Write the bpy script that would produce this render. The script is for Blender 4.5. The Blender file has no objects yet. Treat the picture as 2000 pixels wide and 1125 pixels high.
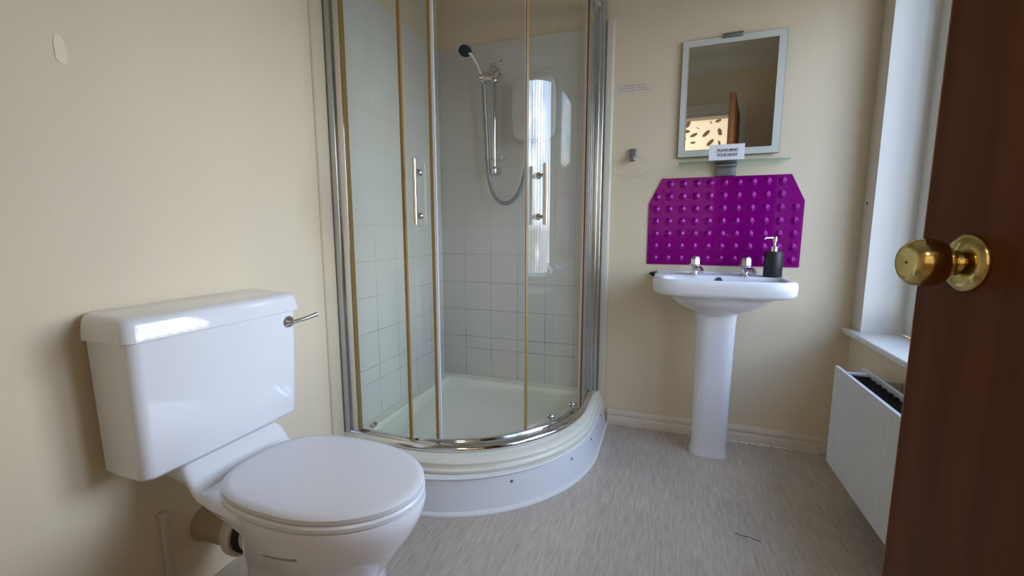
import bpy, bmesh, math, random
from mathutils import Vector, Matrix
random.seed(4)
C = bpy.context.scene.collection
S = bpy.context.scene
PI = math.pi
XL, XR, D, CEIL, YF = -1.204, 0.776, 2.224, 2.49, -0.02
WY0, WY1, WZ0, WZ1, WX = 0.62, 2.13, 0.585, 2.10, 0.914       # window opening

# ------------------------------------------------------------------ camera
cam = bpy.data.cameras.new('camera'); cam_o = bpy.data.objects.new('camera', cam); C.objects.link(cam_o)
cam.sensor_fit = 'HORIZONTAL'; cam.sensor_width = 36.0; cam.lens = 36.0 * 850 / 2000
cam.clip_start = 0.02
cam_o.location = (0, 0, 1.0)
cam_o.rotation_euler = (math.radians(90 - 7.55), 0, math.radians(19.3))
S.camera = cam_o

# ------------------------------------------------------------------ view
S.view_settings.view_transform = 'Standard'
S.view_settings.look = 'None'
S.view_settings.gamma = 1.0
S.view_settings.use_curve_mapping = False
S.view_settings.exposure = -0.48
try:
    S.cycles.transparent_max_bounces = 24
    S.cycles.max_bounces = 14; S.cycles.diffuse_bounces = 8; S.cycles.glossy_bounces = 8
except Exception:
    pass

# ------------------------------------------------------------------ world: blue sky with bright low clouds
W = bpy.data.worlds.new('sky'); S.world = W; W.use_nodes = True
nt = W.node_tree; N = nt.nodes; L = nt.links; N.clear()
def wn(t, **k):
    n = N.new(t)
    for a, b in k.items(): setattr(n, a, b)
    return n
out = wn('ShaderNodeOutputWorld'); bg = wn('ShaderNodeBackground'); L.new(bg.outputs[0], out.inputs[0])
tc = wn('ShaderNodeTexCoord'); sp = wn('ShaderNodeSeparateXYZ'); L.new(tc.outputs['Generated'], sp.inputs[0])
gr = wn('ShaderNodeValToRGB'); L.new(sp.outputs[2], gr.inputs[0])
e = gr.color_ramp.elements
e[0].position = 0.0; e[0].color = (0.10, 0.095, 0.085, 1)
e[1].position = 0.9; e[1].color = (0.22, 0.48, 1.0, 1)
for p, c in ((0.02, (1.3, 1.4, 1.5, 1)), (0.13, (1.0, 1.2, 1.45, 1)), (0.24, (0.36, 0.74, 1.35, 1)), (0.42, (0.26, 0.58, 1.25, 1))):
    x = e.new(p); x.color = c
nz = wn('ShaderNodeTexNoise'); nz.inputs['Scale'].default_value = 3.4; nz.inputs['Detail'].default_value = 7
mp = wn('ShaderNodeMapping'); mp.inputs['Scale'].default_value = (1, 1, 2.2); mp.inputs['Location'].default_value = (0.3, 0.2, 0.1)
L.new(tc.outputs['Generated'], mp.inputs[0]); L.new(mp.outputs[0], nz.inputs[0])
cr = wn('ShaderNodeValToRGB'); L.new(nz.outputs[0], cr.inputs[0])
cr.color_ramp.elements[0].position = 0.50; cr.color_ramp.elements[1].position = 0.66
mx = wn('ShaderNodeMixRGB'); L.new(cr.outputs[0], mx.inputs[0]); L.new(gr.outputs[0], mx.inputs[1]); mx.inputs[2].default_value = (2.15, 2.25, 2.4, 1)
# bright hazy cloud around the veiled sun
SUN_DIR = Vector((1.0, 0.36, 0.16)).normalized()
dt = wn('ShaderNodeVectorMath', operation='DOT_PRODUCT'); L.new(tc.outputs['Generated'], dt.inputs[0]); dt.inputs[1].default_value = SUN_DIR
pw = wn('ShaderNodeMath', operation='POWER', use_clamp=True); L.new(dt.outputs['Value'], pw.inputs[0]); pw.inputs[1].default_value = 9
gl = wn('ShaderNodeMixRGB', blend_type='ADD'); gl.inputs[0].default_value = 1
sc = wn('ShaderNodeVectorMath', operation='SCALE'); sc.inputs[0].default_value = (0.92, 1.0, 1.12); L.new(pw.outputs[0], sc.inputs['Scale'])
ml = wn('ShaderNodeVectorMath', operation='SCALE'); L.new(sc.outputs[0], ml.inputs[0]); ml.inputs['Scale'].default_value = 1.2
L.new(mx.outputs[0], gl.inputs[1]); L.new(ml.outputs[0], gl.inputs[2])
L.new(gl.outputs[0], bg.inputs[0]); bg.inputs[1].default_value = 9.0

def portal(name, loc, rot, sx, sy):
    l = bpy.data.lights.new(name, 'AREA'); l.shape = 'RECTANGLE'; l.size = sx; l.size_y = sy
    try: l.cycles.is_portal = True
    except Exception: pass
    o = bpy.data.objects.new(name, l); C.objects.link(o); o.location = loc; o.rotation_euler = rot
    return o
portal('window_portal', (1.0, (WY0 + WY1) / 2, (WZ0 + WZ1) / 2), (0, PI / 2, 0), WZ1 - WZ0, WY1 - WY0)
# unseen warm light added over the landing behind the camera
hl = bpy.data.lights.new('landing_fill', 'AREA'); hl.shape = 'DISK'; hl.size = 0.5; hl.energy = 9; hl.color = (1, 0.86, 0.66)
hlo = bpy.data.objects.new('landing_fill', hl); C.objects.link(hlo); hlo.location = (-0.1, -0.75, 2.36)

# ------------------------------------------------------------------ materials
def mat(name, col, rough=0.5, metal=0.0, spec=0.5, var=0.0, scale=8.0, bump=0.0, bscale=200.0, coat=0.0, trans=0.0, stretch=(1, 1, 1)):
    m = bpy.data.materials.new(name); m.use_nodes = True
    t = m.node_tree; b = t.nodes['Principled BSDF']
    b.inputs['Roughness'].default_value = rough; b.inputs['Metallic'].default_value = metal
    b.inputs['Specular IOR Level'].default_value = spec
    b.inputs['Coat Weight'].default_value = coat; b.inputs['Coat Roughness'].default_value = 0.05
    b.inputs['Transmission Weight'].default_value = trans
    co = t.nodes.new('ShaderNodeTexCoord')
    mpn = t.nodes.new('ShaderNodeMapping'); mpn.inputs['Scale'].default_value = stretch
    t.links.new(co.outputs['Object'], mpn.inputs[0])
    n = t.nodes.new('ShaderNodeTexNoise'); n.inputs['Scale'].default_value = scale; n.inputs['Detail'].default_value = 5
    t.links.new(mpn.outputs[0], n.inputs['Vector'])
    r = t.nodes.new('ShaderNodeMixRGB'); t.links.new(n.outputs[0], r.inputs[0])
    c = Vector(col[:3])
    r.inputs[1].default_value = (*[max(0, v * (1 - var)) for v in c], 1)
    r.inputs[2].default_value = (*[min(1, v * (1 + var)) for v in c], 1)
    t.links.new(r.outputs[0], b.inputs['Base Color'])
    if bump > 0:
        n2 = t.nodes.new('ShaderNodeTexNoise'); n2.inputs['Scale'].default_value = bscale; n2.inputs['Detail'].default_value = 3
        t.links.new(mpn.outputs[0], n2.inputs['Vector'])
        bp = t.nodes.new('ShaderNodeBump'); bp.inputs['Strength'].default_value = bump; bp.inputs['Distance'].default_value = 0.002
        t.links.new(n2.outputs[0], bp.inputs['Height']); t.links.new(bp.outputs[0], b.inputs['Normal'])
    return m

M = {}
M['wall'] = mat('cream_wall_paint', (0.71, 0.605, 0.435), 0.6, spec=0.3, var=0.03, scale=2.5, bump=0.25, bscale=90)
M['ceil'] = mat('off_white_ceiling_paint', (0.68, 0.64, 0.54), 0.8, var=0.02, scale=2)
M['white'] = mat('white_gloss_paint', (0.74, 0.71, 0.64), 0.35, var=0.03, scale=6, bump=0.1, bscale=40)
M['cream_gloss'] = mat('cream_gloss_paint', (0.66, 0.60, 0.49), 0.35, var=0.06, scale=9, bump=0.15, bscale=40)
M['ceramic'] = mat('white_glazed_ceramic', (0.78, 0.78, 0.80), 0.07, var=0.01, scale=3, coat=0.4)
M['seat'] = mat('white_plastic_seat', (0.76, 0.76, 0.78), 0.22, var=0.01, scale=3)
M['acrylic'] = mat('cream_acrylic_tray', (0.79, 0.76, 0.62), 0.28, var=0.04, scale=9)
M['plinth'] = mat('white_painted_panel', (0.74, 0.74, 0.74), 0.3, var=0.03, scale=12, bump=0.1, bscale=30)
M['caulk'] = mat('white_sealant', (0.78, 0.77, 0.73), 0.5, var=0.08, scale=40, bump=0.5, bscale=60)
M['chrome'] = mat('polished_chrome', (0.72, 0.72, 0.72), 0.08, metal=1, var=0.02)
M['satin'] = mat('satin_silver_profile', (0.55, 0.57, 0.57), 0.28, metal=1, var=0.04, stretch=(1, 1, 0.1))
M['grey_metal'] = mat('grey_satin_clip', (0.22, 0.22, 0.23), 0.4, metal=0.6, var=0.05)
M['amber'] = mat('yellowed_plastic_seal', (0.34, 0.20, 0.055), 0.35, var=0.1, scale=10)
M['darkseal'] = mat('brown_discoloured_seal', (0.11, 0.055, 0.03), 0.4, var=0.2, scale=10)
M['whiteseal'] = mat('white_magnetic_seal', (0.72, 0.74, 0.78), 0.35)
M['pinkseal'] = mat('pale_pink_seal', (0.52, 0.40, 0.33), 0.4)
M['hose'] = mat('grey_ribbed_hose', (0.34, 0.33, 0.32), 0.35, metal=0.5)
M['black'] = mat('matt_black', (0.012, 0.012, 0.013), 0.45, var=0.1)
M['rubber'] = mat('black_rubber', (0.01, 0.01, 0.01), 0.6)
M['dark_mark'] = mat('dark_marks_and_hole_shade', (0.05, 0.045, 0.035), 0.8, var=0.3, scale=60)  # scratch and screw; on hole discs the colour stands for the shade inside
M['brass'] = mat('polished_brass', (0.62, 0.48, 0.18), 0.14, metal=1, var=0.12, scale=14)
M['rad'] = mat('white_enamel_steel', (0.66, 0.655, 0.63), 0.3, var=0.02, scale=10)
M['radin'] = mat('dark_radiator_inside', (0.07, 0.06, 0.05), 0.8, var=0.3, scale=60)  # dark fins, so the gap between the panels reads dark
M['pipe'] = mat('aged_beige_plastic', (0.42, 0.34, 0.22), 0.5, var=0.08)
M['pipe_white'] = mat('off_white_plastic', (0.62, 0.58, 0.48), 0.4, var=0.05)
M['paper'] = mat('white_paper', (0.76, 0.75, 0.76), 0.7, var=0.02)
M['paper2'] = mat('faded_paper', (0.68, 0.60, 0.50), 0.7, var=0.03)
M['ink'] = mat('black_ink', (0.07, 0.05, 0.06), 0.7)
M['ink2'] = mat('faded_ink', (0.27, 0.20, 0.16), 0.7)
M['mirror'] = mat('silvered_mirror', (0.80, 0.80, 0.74), 0.015, metal=1)
M['frost'] = mat('frosted_mirror_border', (0.58, 0.59, 0.53), 0.35, var=0.02)
M['mirror_edge'] = mat('dark_mirror_edge', (0.10, 0.10, 0.07), 0.4)
M['heater'] = mat('white_heater_plastic', (0.62, 0.60, 0.55), 0.3)
M['concrete'] = mat('outdoor_ground', (0.25, 0.24, 0.22), 0.9, var=0.2)

def glass(name, tint, ior=1.45, rough=0.0, dens=1.0):
    m = bpy.data.materials.new(name); m.use_nodes = True; t = m.node_tree; t.nodes.clear()
    o = t.nodes.new('ShaderNodeOutputMaterial'); mixn = t.nodes.new('ShaderNodeMixShader')
    tr = t.nodes.new('ShaderNodeBsdfTransparent'); gs = t.nodes.new('ShaderNodeBsdfGlossy')
    tr.inputs[0].default_value = (*tint, 1); gs.inputs[0].default_value = (1, 1, 1, 1); gs.inputs['Roughness'].default_value = rough
    fr = t.nodes.new('ShaderNodeFresnel'); fr.inputs[0].default_value = ior
    # same reflectance seen from either side of the pane
    ge = t.nodes.new('ShaderNodeNewGeometry'); iv = t.nodes.new('ShaderNodeMath'); iv.operation = 'MULTIPLY_ADD'
    t.links.new(ge.outputs['Backfacing'], iv.inputs[0]); iv.inputs[1].default_value = (1 / ior) - ior; iv.inputs[2].default_value = ior
    iw = t.nodes.new('ShaderNodeMath'); iw.operation = 'MULTIPLY'
    iw.inputs[1].default_value = 1.0; t.links.new(fr.outputs[0], iw.inputs[0])
    lw = t.nodes.new('ShaderNodeLayerWeight')
    sch = t.nodes.new('ShaderNodeMath'); sch.operation = 'POWER'; t.links.new(lw.outputs['Facing'], sch.inputs[0]); sch.inputs[1].default_value = 9.0
    f0 = ((ior - 1) / (ior + 1)) ** 2 * dens
    ma = t.nodes.new('ShaderNodeMath'); ma.operation = 'MULTIPLY_ADD'; ma.use_clamp = True
    t.links.new(sch.outputs[0], ma.inputs[0]); ma.inputs[1].default_value = 1 - f0; ma.inputs[2].default_value = f0
    t.links.new(ma.outputs[0], mixn.inputs[0]); t.links.new(tr.outputs[0], mixn.inputs[1]); t.links.new(gs.outputs[0], mixn.inputs[2])
    t.links.new(mixn.outputs[0], o.inputs[0])
    for n in (fr, ge, iv, iw): t.nodes.remove(n)
    return m
M['glass'] = glass('shower_glass', (0.968, 0.984, 0.974), 1.52, 0.0, 0.8)
M['clear'] = glass('clear_acrylic', (0.965, 0.97, 0.96), 1.49)
M['shelf_glass'] = glass('green_edge_glass', (0.72, 0.82, 0.78), 1.52)
M['pane'] = glass('window_pane', (0.99, 0.99, 0.99), 1.3)

# tiles: square grid in the wall plane with two cut rows at the foot
def tile_material(name, axis, origin):
    m = bpy.data.materials.new(name); m.use_nodes = True; t = m.node_tree; b = t.nodes['Principled BSDF']
    nd = t.nodes; lk = t.links
    co = nd.new('ShaderNodeTexCoord'); s = nd.new('ShaderNodeSeparateXYZ')
    nw = nd.new('ShaderNodeTexNoise'); nw.inputs['Scale'].default_value = 9; lk.new(co.outputs['Object'], nw.inputs[0])
    lk.new(co.outputs['Object'], s.inputs[0])
    def mth(op, a, bb=None, c=None, cl=False):
        n = nd.new('ShaderNodeMath'); n.operation = op; n.use_clamp = cl
        for i, v in enumerate((a, bb, c)):
            if v is None: continue
            if isinstance(v, (int, float)): n.inputs[i].default_value = v
            else: lk.new(v, n.inputs[i])
        return n.outputs[0]
    P = 0.1555
    wob = mth('MULTIPLY', mth('SUBTRACT', nw.outputs[0], 0.5), 0.004)
    def line(coord, off, half):
        q = mth('DIVIDE', mth('SUBTRACT', coord, off), P)
        fr = mth('ABSOLUTE', mth('SUBTRACT', mth('FRACT', mth('ADD', q, 100.5)), 0.5))
        return mth('LESS_THAN', mth('MULTIPLY', fr, P), half)
    u = mth('ADD', s.outputs[axis], wob); v = mth('ADD', s.outputs[2], wob)
    g1 = line(u, origin, 0.0013)
    above = mth('GREATER_THAN', s.outputs[2], 0.39)
    g2 = mth('MULTIPLY', line(v, 0.402, 0.0013), above)
    g3 = mth('LESS_THAN', mth('ABSOLUTE', mth('SUBTRACT', v, 0.334)), 0.0013)
    g = mth('MAXIMUM', g1, mth('MAXIMUM', g2, g3))
    # grout: pale above, mould-dark near the tray
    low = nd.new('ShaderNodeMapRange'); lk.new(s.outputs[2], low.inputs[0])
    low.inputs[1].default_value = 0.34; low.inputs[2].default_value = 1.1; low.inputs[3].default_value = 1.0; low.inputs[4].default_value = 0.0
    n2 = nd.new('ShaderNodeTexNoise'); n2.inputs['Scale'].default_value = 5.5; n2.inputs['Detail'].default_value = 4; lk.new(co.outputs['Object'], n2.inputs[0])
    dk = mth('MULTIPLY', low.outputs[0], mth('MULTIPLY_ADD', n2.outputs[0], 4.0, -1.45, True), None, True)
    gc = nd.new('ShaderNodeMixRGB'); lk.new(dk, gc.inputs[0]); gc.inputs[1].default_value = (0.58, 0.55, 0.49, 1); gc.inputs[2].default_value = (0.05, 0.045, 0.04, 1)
    n3 = nd.new('ShaderNodeTexNoise'); n3.inputs['Scale'].default_value = 3; lk.new(co.outputs['Object'], n3.inputs[0])
    tcx = nd.new('ShaderNodeMixRGB'); lk.new(n3.outputs[0], tcx.inputs[0]); tcx.inputs[1].default_value = (0.64, 0.615, 0.56, 1); tcx.inputs[2].default_value = (0.70, 0.675, 0.615, 1)
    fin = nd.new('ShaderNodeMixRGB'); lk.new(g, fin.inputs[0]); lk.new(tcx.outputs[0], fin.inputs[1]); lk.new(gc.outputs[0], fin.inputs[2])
    lk.new(fin.outputs[0], b.inputs['Base Color']); b.inputs['Roughness'].default_value = 0.3
    bp = nd.new('ShaderNodeBump'); bp.inputs['Strength'].default_value = 0.4; bp.inputs['Distance'].default_value = 0.001
    lk.new(mth('SUBTRACT', 1.0, g), bp.inputs['Height']); lk.new(bp.outputs[0], b.inputs['Normal'])
    return m
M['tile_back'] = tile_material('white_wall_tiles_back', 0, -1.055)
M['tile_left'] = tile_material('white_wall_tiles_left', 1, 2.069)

# floor vinyl: grey wood grain running away from the door
def floor_material():
    m = bpy.data.materials.new('grey_wood_effect_vinyl'); m.use_nodes = True; t = m.node_tree; nd = t.nodes; lk = t.links; b = nd['Principled BSDF']
    co = nd.new('ShaderNodeTexCoord'); mpn = nd.new('ShaderNodeMapping'); mpn.inputs['Scale'].default_value = (75, 7, 1); lk.new(co.outputs['Object'], mpn.inputs[0])
    n1 = nd.new('ShaderNodeTexNoise'); n1.inputs['Scale'].default_value = 1.6; n1.inputs['Detail'].default_value = 9; n1.inputs['Roughness'].default_value = 0.72; lk.new(mpn.outputs[0], n1.inputs[0])
    n2 = nd.new('ShaderNodeTexNoise'); n2.inputs['Scale'].default_value = 3.0; n2.inputs['Detail'].default_value = 4; lk.new(co.outputs['Object'], n2.inputs[0])
    r = nd.new('ShaderNodeValToRGB'); lk.new(n1.outputs[0], r.inputs[0])
    r.color_ramp.elements[0].position = 0.30; r.color_ramp.elements[0].color = (0.36, 0.30, 0.24, 1)
    r.color_ramp.elements[1].position = 0.72; r.color_ramp.elements[1].color = (0.64, 0.565, 0.475, 1)
    s = nd.new('ShaderNodeSeparateXYZ'); lk.new(co.outputs['Object'], s.inputs[0])
    def mth(op, a, bb=None, c=None, cl=False):
        n = nd.new('ShaderNodeMath'); n.operation = op; n.use_clamp = cl
        for i, v in enumerate((a, bb, c)):
            if v is None: continue
            if isinstance(v, (int, float)): n.inputs[i].default_value = v
            else: lk.new(v, n.inputs[i])
        return n.outputs[0]
    q = mth('DIVIDE', mth('ADD', s.outputs[0], 5.02), 0.185)
    fl = mth('FLOOR', q)
    wn_ = nd.new('ShaderNodeTexWhiteNoise'); wn_.noise_dimensions = '1D'; lk.new(fl, wn_.inputs['W'])
    seam = mth('LESS_THAN', mth('FRACT', q), 0.016)
    tone = mth('MULTIPLY_ADD', wn_.outputs['Value'], 0.16, 0.92)
    tone2 = mth('MULTIPLY', tone, mth('MULTIPLY_ADD', n2.outputs[0], 0.24, 0.88))
    v = nd.new('ShaderNodeVectorMath'); v.operation = 'SCALE'; lk.new(r.outputs[0], v.inputs[0]); lk.new(tone2, v.inputs['Scale'])
    mxs = nd.new('ShaderNodeMixRGB'); lk.new(mth('MULTIPLY', seam, 0.35), mxs.inputs[0]); lk.new(v.outputs[0], mxs.inputs[1]); mxs.inputs[2].default_value = (0.62, 0.59, 0.55, 1)
    lk.new(mxs.outputs[0], b.inputs['Base Color']); b.inputs['Roughness'].default_value = 0.42
    bp = nd.new('ShaderNodeBump'); bp.inputs['Strength'].default_value = 0.25; bp.inputs['Distance'].default_value = 0.001
    lk.new(n1.outputs[0], bp.inputs['Height']); lk.new(bp.outputs[0], b.inputs['Normal'])
    return m
M['floor'] = floor_material()

def wood_material():
    m = bpy.data.materials.new('dark_reddish_veneer'); m.use_nodes = True; t = m.node_tree; nd = t.nodes; lk = t.links; b = nd['Principled BSDF']
    co = nd.new('ShaderNodeTexCoord'); mpn = nd.new('ShaderNodeMapping'); mpn.inputs['Scale'].default_value = (16, 16, 0.7); lk.new(co.outputs['Object'], mpn.inputs[0])
    n1 = nd.new('ShaderNodeTexNoise'); n1.inputs['Scale'].default_value = 1.6; n1.inputs['Detail'].default_value = 8; n1.inputs['Roughness'].default_value = 0.6; lk.new(mpn.outputs[0], n1.inputs[0])
    r = nd.new('ShaderNodeValToRGB'); lk.new(n1.outputs[0], r.inputs[0])
    r.color_ramp.elements[0].position = 0.32; r.color_ramp.elements[0].color = (0.080, 0.024, 0.006, 1)
    r.color_ramp.elements[1].position = 0.70; r.color_ramp.elements[1].color = (0.135, 0.044, 0.012, 1)
    lk.new(r.outputs[0], b.inputs['Base Color']); b.inputs['Roughness'].default_value = 0.5; b.inputs['Specular IOR Level'].default_value = 0.1
    bp = nd.new('ShaderNodeBump'); bp.inputs['Strength'].default_value = 0.1; bp.inputs['Distance'].default_value = 0.001
    lk.new(n1.outputs[0], bp.inputs['Height']); lk.new(bp.outputs[0], b.inputs['Normal'])
    return m
M['wood'] = wood_material()
M['wood_edge'] = mat('window_lit_wood_edge', (0.36, 0.15, 0.06), 0.4, var=0.12, scale=3, stretch=(30, 30, 1))  # paler than the leaf: window light on the edge put into the colour

def splash_material():
    m = bpy.data.materials.new('magenta_dimpled_plastic'); m.use_nodes = True; t = m.node_tree; nd = t.nodes; lk = t.links; b = nd['Principled BSDF']
    b.inputs['Base Color'].default_value = (0.19, 0.0, 0.155, 1)
    b.inputs['Roughness'].default_value = 0.22; b.inputs['Coat Weight'].default_value = 0.3; b.inputs['Coat Tint'].default_value = (1.0, 0.12, 0.80, 1)
    b.inputs['Specular Tint'].default_value = (1.0, 0.08, 0.80, 1); b.inputs['Specular IOR Level'].default_value = 0.8
    return m
M['magenta'] = splash_material()

def blind_material():
    m = bpy.data.materials.new('backlit_leaf_print_blind'); m.use_nodes = True; t = m.node_tree; nd = t.nodes; lk = t.links; b = nd['Principled BSDF']
    co = nd.new('ShaderNodeTexCoord')
    mpn = nd.new('ShaderNodeMapping'); mpn.inputs['Scale'].default_value = (7.8, 0.0, 7.8); lk.new(co.outputs['Object'], mpn.inputs[0])
    vo = nd.new('ShaderNodeTexVoronoi'); vo.inputs['Scale'].default_value = 1.0; vo.inputs['Randomness'].default_value = 0.75; lk.new(mpn.outputs[0], vo.inputs['Vector'])
    sub = nd.new('ShaderNodeVectorMath'); sub.operation = 'SUBTRACT'; lk.new(mpn.outputs[0], sub.inputs[0]); lk.new(vo.outputs['Position'], sub.inputs[1])
    sc3 = nd.new('ShaderNodeSeparateColor'); lk.new(vo.outputs['Color'], sc3.inputs[0])
    an = nd.new('ShaderNodeMath'); an.operation = 'MULTIPLY'; lk.new(sc3.outputs[0], an.inputs[0]); an.inputs[1].default_value = 6.28
    ro = nd.new('ShaderNodeVectorRotate'); ro.rotation_type = 'Y_AXIS'; lk.new(sub.outputs[0], ro.inputs['Vector']); lk.new(an.outputs[0], ro.inputs['Angle'])
    ms = nd.new('ShaderNodeMapping'); ms.inputs['Scale'].default_value = (1.0, 0.0, 2.3); lk.new(ro.outputs[0], ms.inputs[0])
    ln = nd.new('ShaderNodeVectorMath'); ln.operation = 'LENGTH'; lk.new(ms.outputs[0], ln.inputs[0])
    th = nd.new('ShaderNodeMath'); th.operation = 'MULTIPLY_ADD'; lk.new(sc3.outputs[1], th.inputs[0]); th.inputs[1].default_value = 0.20; th.inputs[2].default_value = 0.22
    lt = nd.new('ShaderNodeMath'); lt.operation = 'LESS_THAN'; lk.new(ln.outputs['Value'], lt.inputs[0]); lk.new(th.outputs[0], lt.inputs[1])
    mxs = nd.new('ShaderNodeMixRGB'); lk.new(lt.outputs[0], mxs.inputs[0]); mxs.inputs[1].default_value = (0.97, 0.88, 0.76, 1); mxs.inputs[2].default_value = (0.14, 0.10, 0.075, 1)
    lk.new(mxs.outputs[0], b.inputs['Base Color']); b.inputs['Roughness'].default_value = 0.8
    lk.new(mxs.outputs[0], b.inputs['Emission Color']); b.inputs['Emission Strength'].default_value = 0.9
    return m
M['blind'] = blind_material()

# ------------------------------------------------------------------ helpers
def tag(o, label=None, cat=None, group=None, kind=None):
    if label: o['label'] = label
    if cat: o['category'] = cat
    if group: o['group'] = group
    if kind: o['kind'] = kind
    return o
def thing(name, label, cat, loc=(0, 0, 0), rotz=0, group=None, kind=None):
    o = bpy.data.objects.new(name, None); C.objects.link(o); o.location = loc; o.rotation_euler = (0, 0, rotz)
    o.empty_display_size = 0.05
    return tag(o, label, cat, group, kind)
def root_loc(o):
    while o.parent: o = o.parent
    return Vector(o.location)
def obj(name, bm, m, parent=None, local=False, angle=40, label=None):
    """bm in world coordinates unless local=True (then in the parent's frame)"""
    bmesh.ops.recalc_face_normals(bm, faces=bm.faces)
    me = bpy.data.meshes.new(name)
    if parent is not None and not local:
        bm.transform(Matrix.Translation(-root_loc(parent)))
    bm.to_mesh(me); bm.free()
    for mm in (m if isinstance(m, (list, tuple)) else [m]): me.materials.append(M[mm])
    me.polygons.foreach_set('use_smooth', [True] * len(me.polygons))
    try: me.set_sharp_from_angle(angle=math.radians(angle))
    except Exception: pass
    o = bpy.data.objects.new(name, me); C.objects.link(o)
    if parent is not None: o.parent = parent
    if label: o['label'] = label
    return o
def own(name, bm, m, label=None, cat=None, group=None, kind=None, origin=None, angle=40):
    """a top-level mesh object with its origin at its own base"""
    if origin is None:
        xs = [v.co for v in bm.verts]
        origin = (sum(v.x for v in xs) / len(xs), sum(v.y for v in xs) / len(xs), min(v.z for v in xs))
    bm.transform(Matrix.Translation(-Vector(origin)))
    o = obj(name, bm, m, angle=angle); o.location = origin
    return tag(o, label, cat, group, kind)
def B(): return bmesh.new()
def box(bm, x0, x1, y0, y1, z0, z1, bev=0.0, seg=2, mi=0):
    t = bmesh.new()
    bmesh.ops.create_cube(t, size=1)
    for v in t.verts:
        v.co = Vector((x0 + (v.co.x + .5) * (x1 - x0), y0 + (v.co.y + .5) * (y1 - y0), z0 + (v.co.z + .5) * (z1 - z0)))
    if bev > 0:
        bmesh.ops.bevel(t, geom=t.edges[:], offset=bev, segments=seg, profile=0.5, affect='EDGES')
    for f in t.faces: f.material_index = mi
    merge(bm, t); return bm
def merge(bm, t, mtx=None):
    me = bpy.data.meshes.new('tmp')
    if mtx is not None: t.transform(mtx)
    bmesh.ops.recalc_face_normals(t, faces=t.faces)
    t.to_mesh(me); t.free(); bm.from_mesh(me); bpy.data.meshes.remove(me)
def loft(bm, rings, cap0=True, cap1=True, closed=True):
    t = bmesh.new(); R_ = []
    for r in rings: R_.append([t.verts.new(p) for p in r])
    n = len(rings[0])
    for a, b in zip(R_[:-1], R_[1:]):
        for i in range(n if closed else n - 1):
            j = (i + 1) % n
            try: t.faces.new((a[i], a[j], b[j], b[i]))
            except Exception: pass
    if cap0: t.faces.new(R_[0][::-1])
    if cap1: t.faces.new(R_[-1])
    merge(bm, t); return bm
def lathe(bm, prof, o=(0, 0, 0), axis=(0, 0, 1), n=32):
    """prof: (radius, height) pairs along axis from o"""
    q = Vector((0, 0, 1)).rotation_difference(Vector(axis).normalized()).to_matrix().to_4x4()
    rings = [[(max(r, 1e-5) * math.cos(2 * PI * k / n), max(r, 1e-5) * math.sin(2 * PI * k / n), h) for k in range(n)] for r, h in prof]
    t = bmesh.new(); loft(t, rings)
    merge(bm, t, Matrix.Translation(Vector(o)) @ q); return bm
def tube(bm, pts, r, n=12, smooth=0):
    P = [Vector(p) for p in pts]
    for _ in range(smooth):
        Q = [P[0]]
        for a, b in zip(P[:-1], P[1:]): Q += [a * .75 + b * .25, a * .25 + b * .75]
        P = Q + [P[-1]]
    rings = []; up = None
    for i, p in enumerate(P):
        d = (P[min(i + 1, len(P) - 1)] - P[max(i - 1, 0)]).normalized()
        if up is None: up = Vector((0, 0, 1)) if abs(d.z) < .9 else Vector((1, 0, 0))
        a = d.cross(up).normalized(); up = a.cross(d).normalized()
        rr = r[i] if isinstance(r, (list, tuple)) and not smooth else (r if not isinstance(r, (list, tuple)) else r[0])
        rings.append([p + a * rr * math.cos(2 * PI * k / n) + up * rr * math.sin(2 * PI * k / n) for k in range(n)])
    loft(bm, rings); return bm
def srect(xc, yc, hx, hy, ex, z, n=48):
    """superellipse ring (rounded rectangle) in plan"""
    out_ = []
    for k in range(n):
        a = 2 * PI * (k + .5) / n; c, s = math.cos(a), math.sin(a)
        out_.append((xc + hx * math.copysign(abs(c) ** (2 / ex), c), yc + hy * math.copysign(abs(s) ** (2 / ex), s), z))
    return out_
def prism(bm, poly, a0, a1, plane='XZ', bev=0.0):
    """poly in 2D, extruded along the remaining axis from a0 to a1"""
    def P3(p, a):
        return {'XZ': (p[0], a, p[1]), 'YZ': (a, p[0], p[1]), 'XY': (p[0], p[1], a)}[plane]
    t = bmesh.new()
    A = [t.verts.new(P3(p, a0)) for p in poly]; Bv = [t.verts.new(P3(p, a1)) for p in poly]
    t.faces.new(A); t.faces.new(Bv[::-1])
    for i in range(len(poly)):
        j = (i + 1) % len(poly); t.faces.new((A[i], Bv[i], Bv[j], A[j]))
    bmesh.ops.recalc_face_normals(t, faces=t.faces)
    if bev: bmesh.ops.bevel(t, geom=t.edges[:], offset=bev, segments=2, profile=.5, affect='EDGES')
    merge(bm, t); return bm
def text_mesh(bm, s, size, mtx, depth=0.0004, shear=0.0, align='CENTER'):
    cu = bpy.data.curves.new('txt', 'FONT'); cu.body = s; cu.size = size; cu.extrude = depth; cu.align_x = align; cu.shear = shear
    cu.offset = size * 0.018; cu.resolution_u = 3
    o = bpy.data.objects.new('txt', cu); C.objects.link(o)
    bpy.context.view_layer.update()
    dg = bpy.context.evaluated_depsgraph_get(); me = bpy.data.meshes.new_from_object(o.evaluated_get(dg))
    t = bmesh.new(); t.from_mesh(me); t.transform(mtx)
    me2 = bpy.data.meshes.new('t2'); t.to_mesh(me2); t.free(); bm.from_mesh(me2)
    bpy.data.objects.remove(o); bpy.data.curves.remove(cu); bpy.data.meshes.remove(me); bpy.data.meshes.remove(me2)
FACE_Y = Matrix(((1, 0, 0, 0), (0, 0, -1, 0), (0, 1, 0, 0), (0, 0, 0, 1)))       # text in XY -> facing -Y

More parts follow.
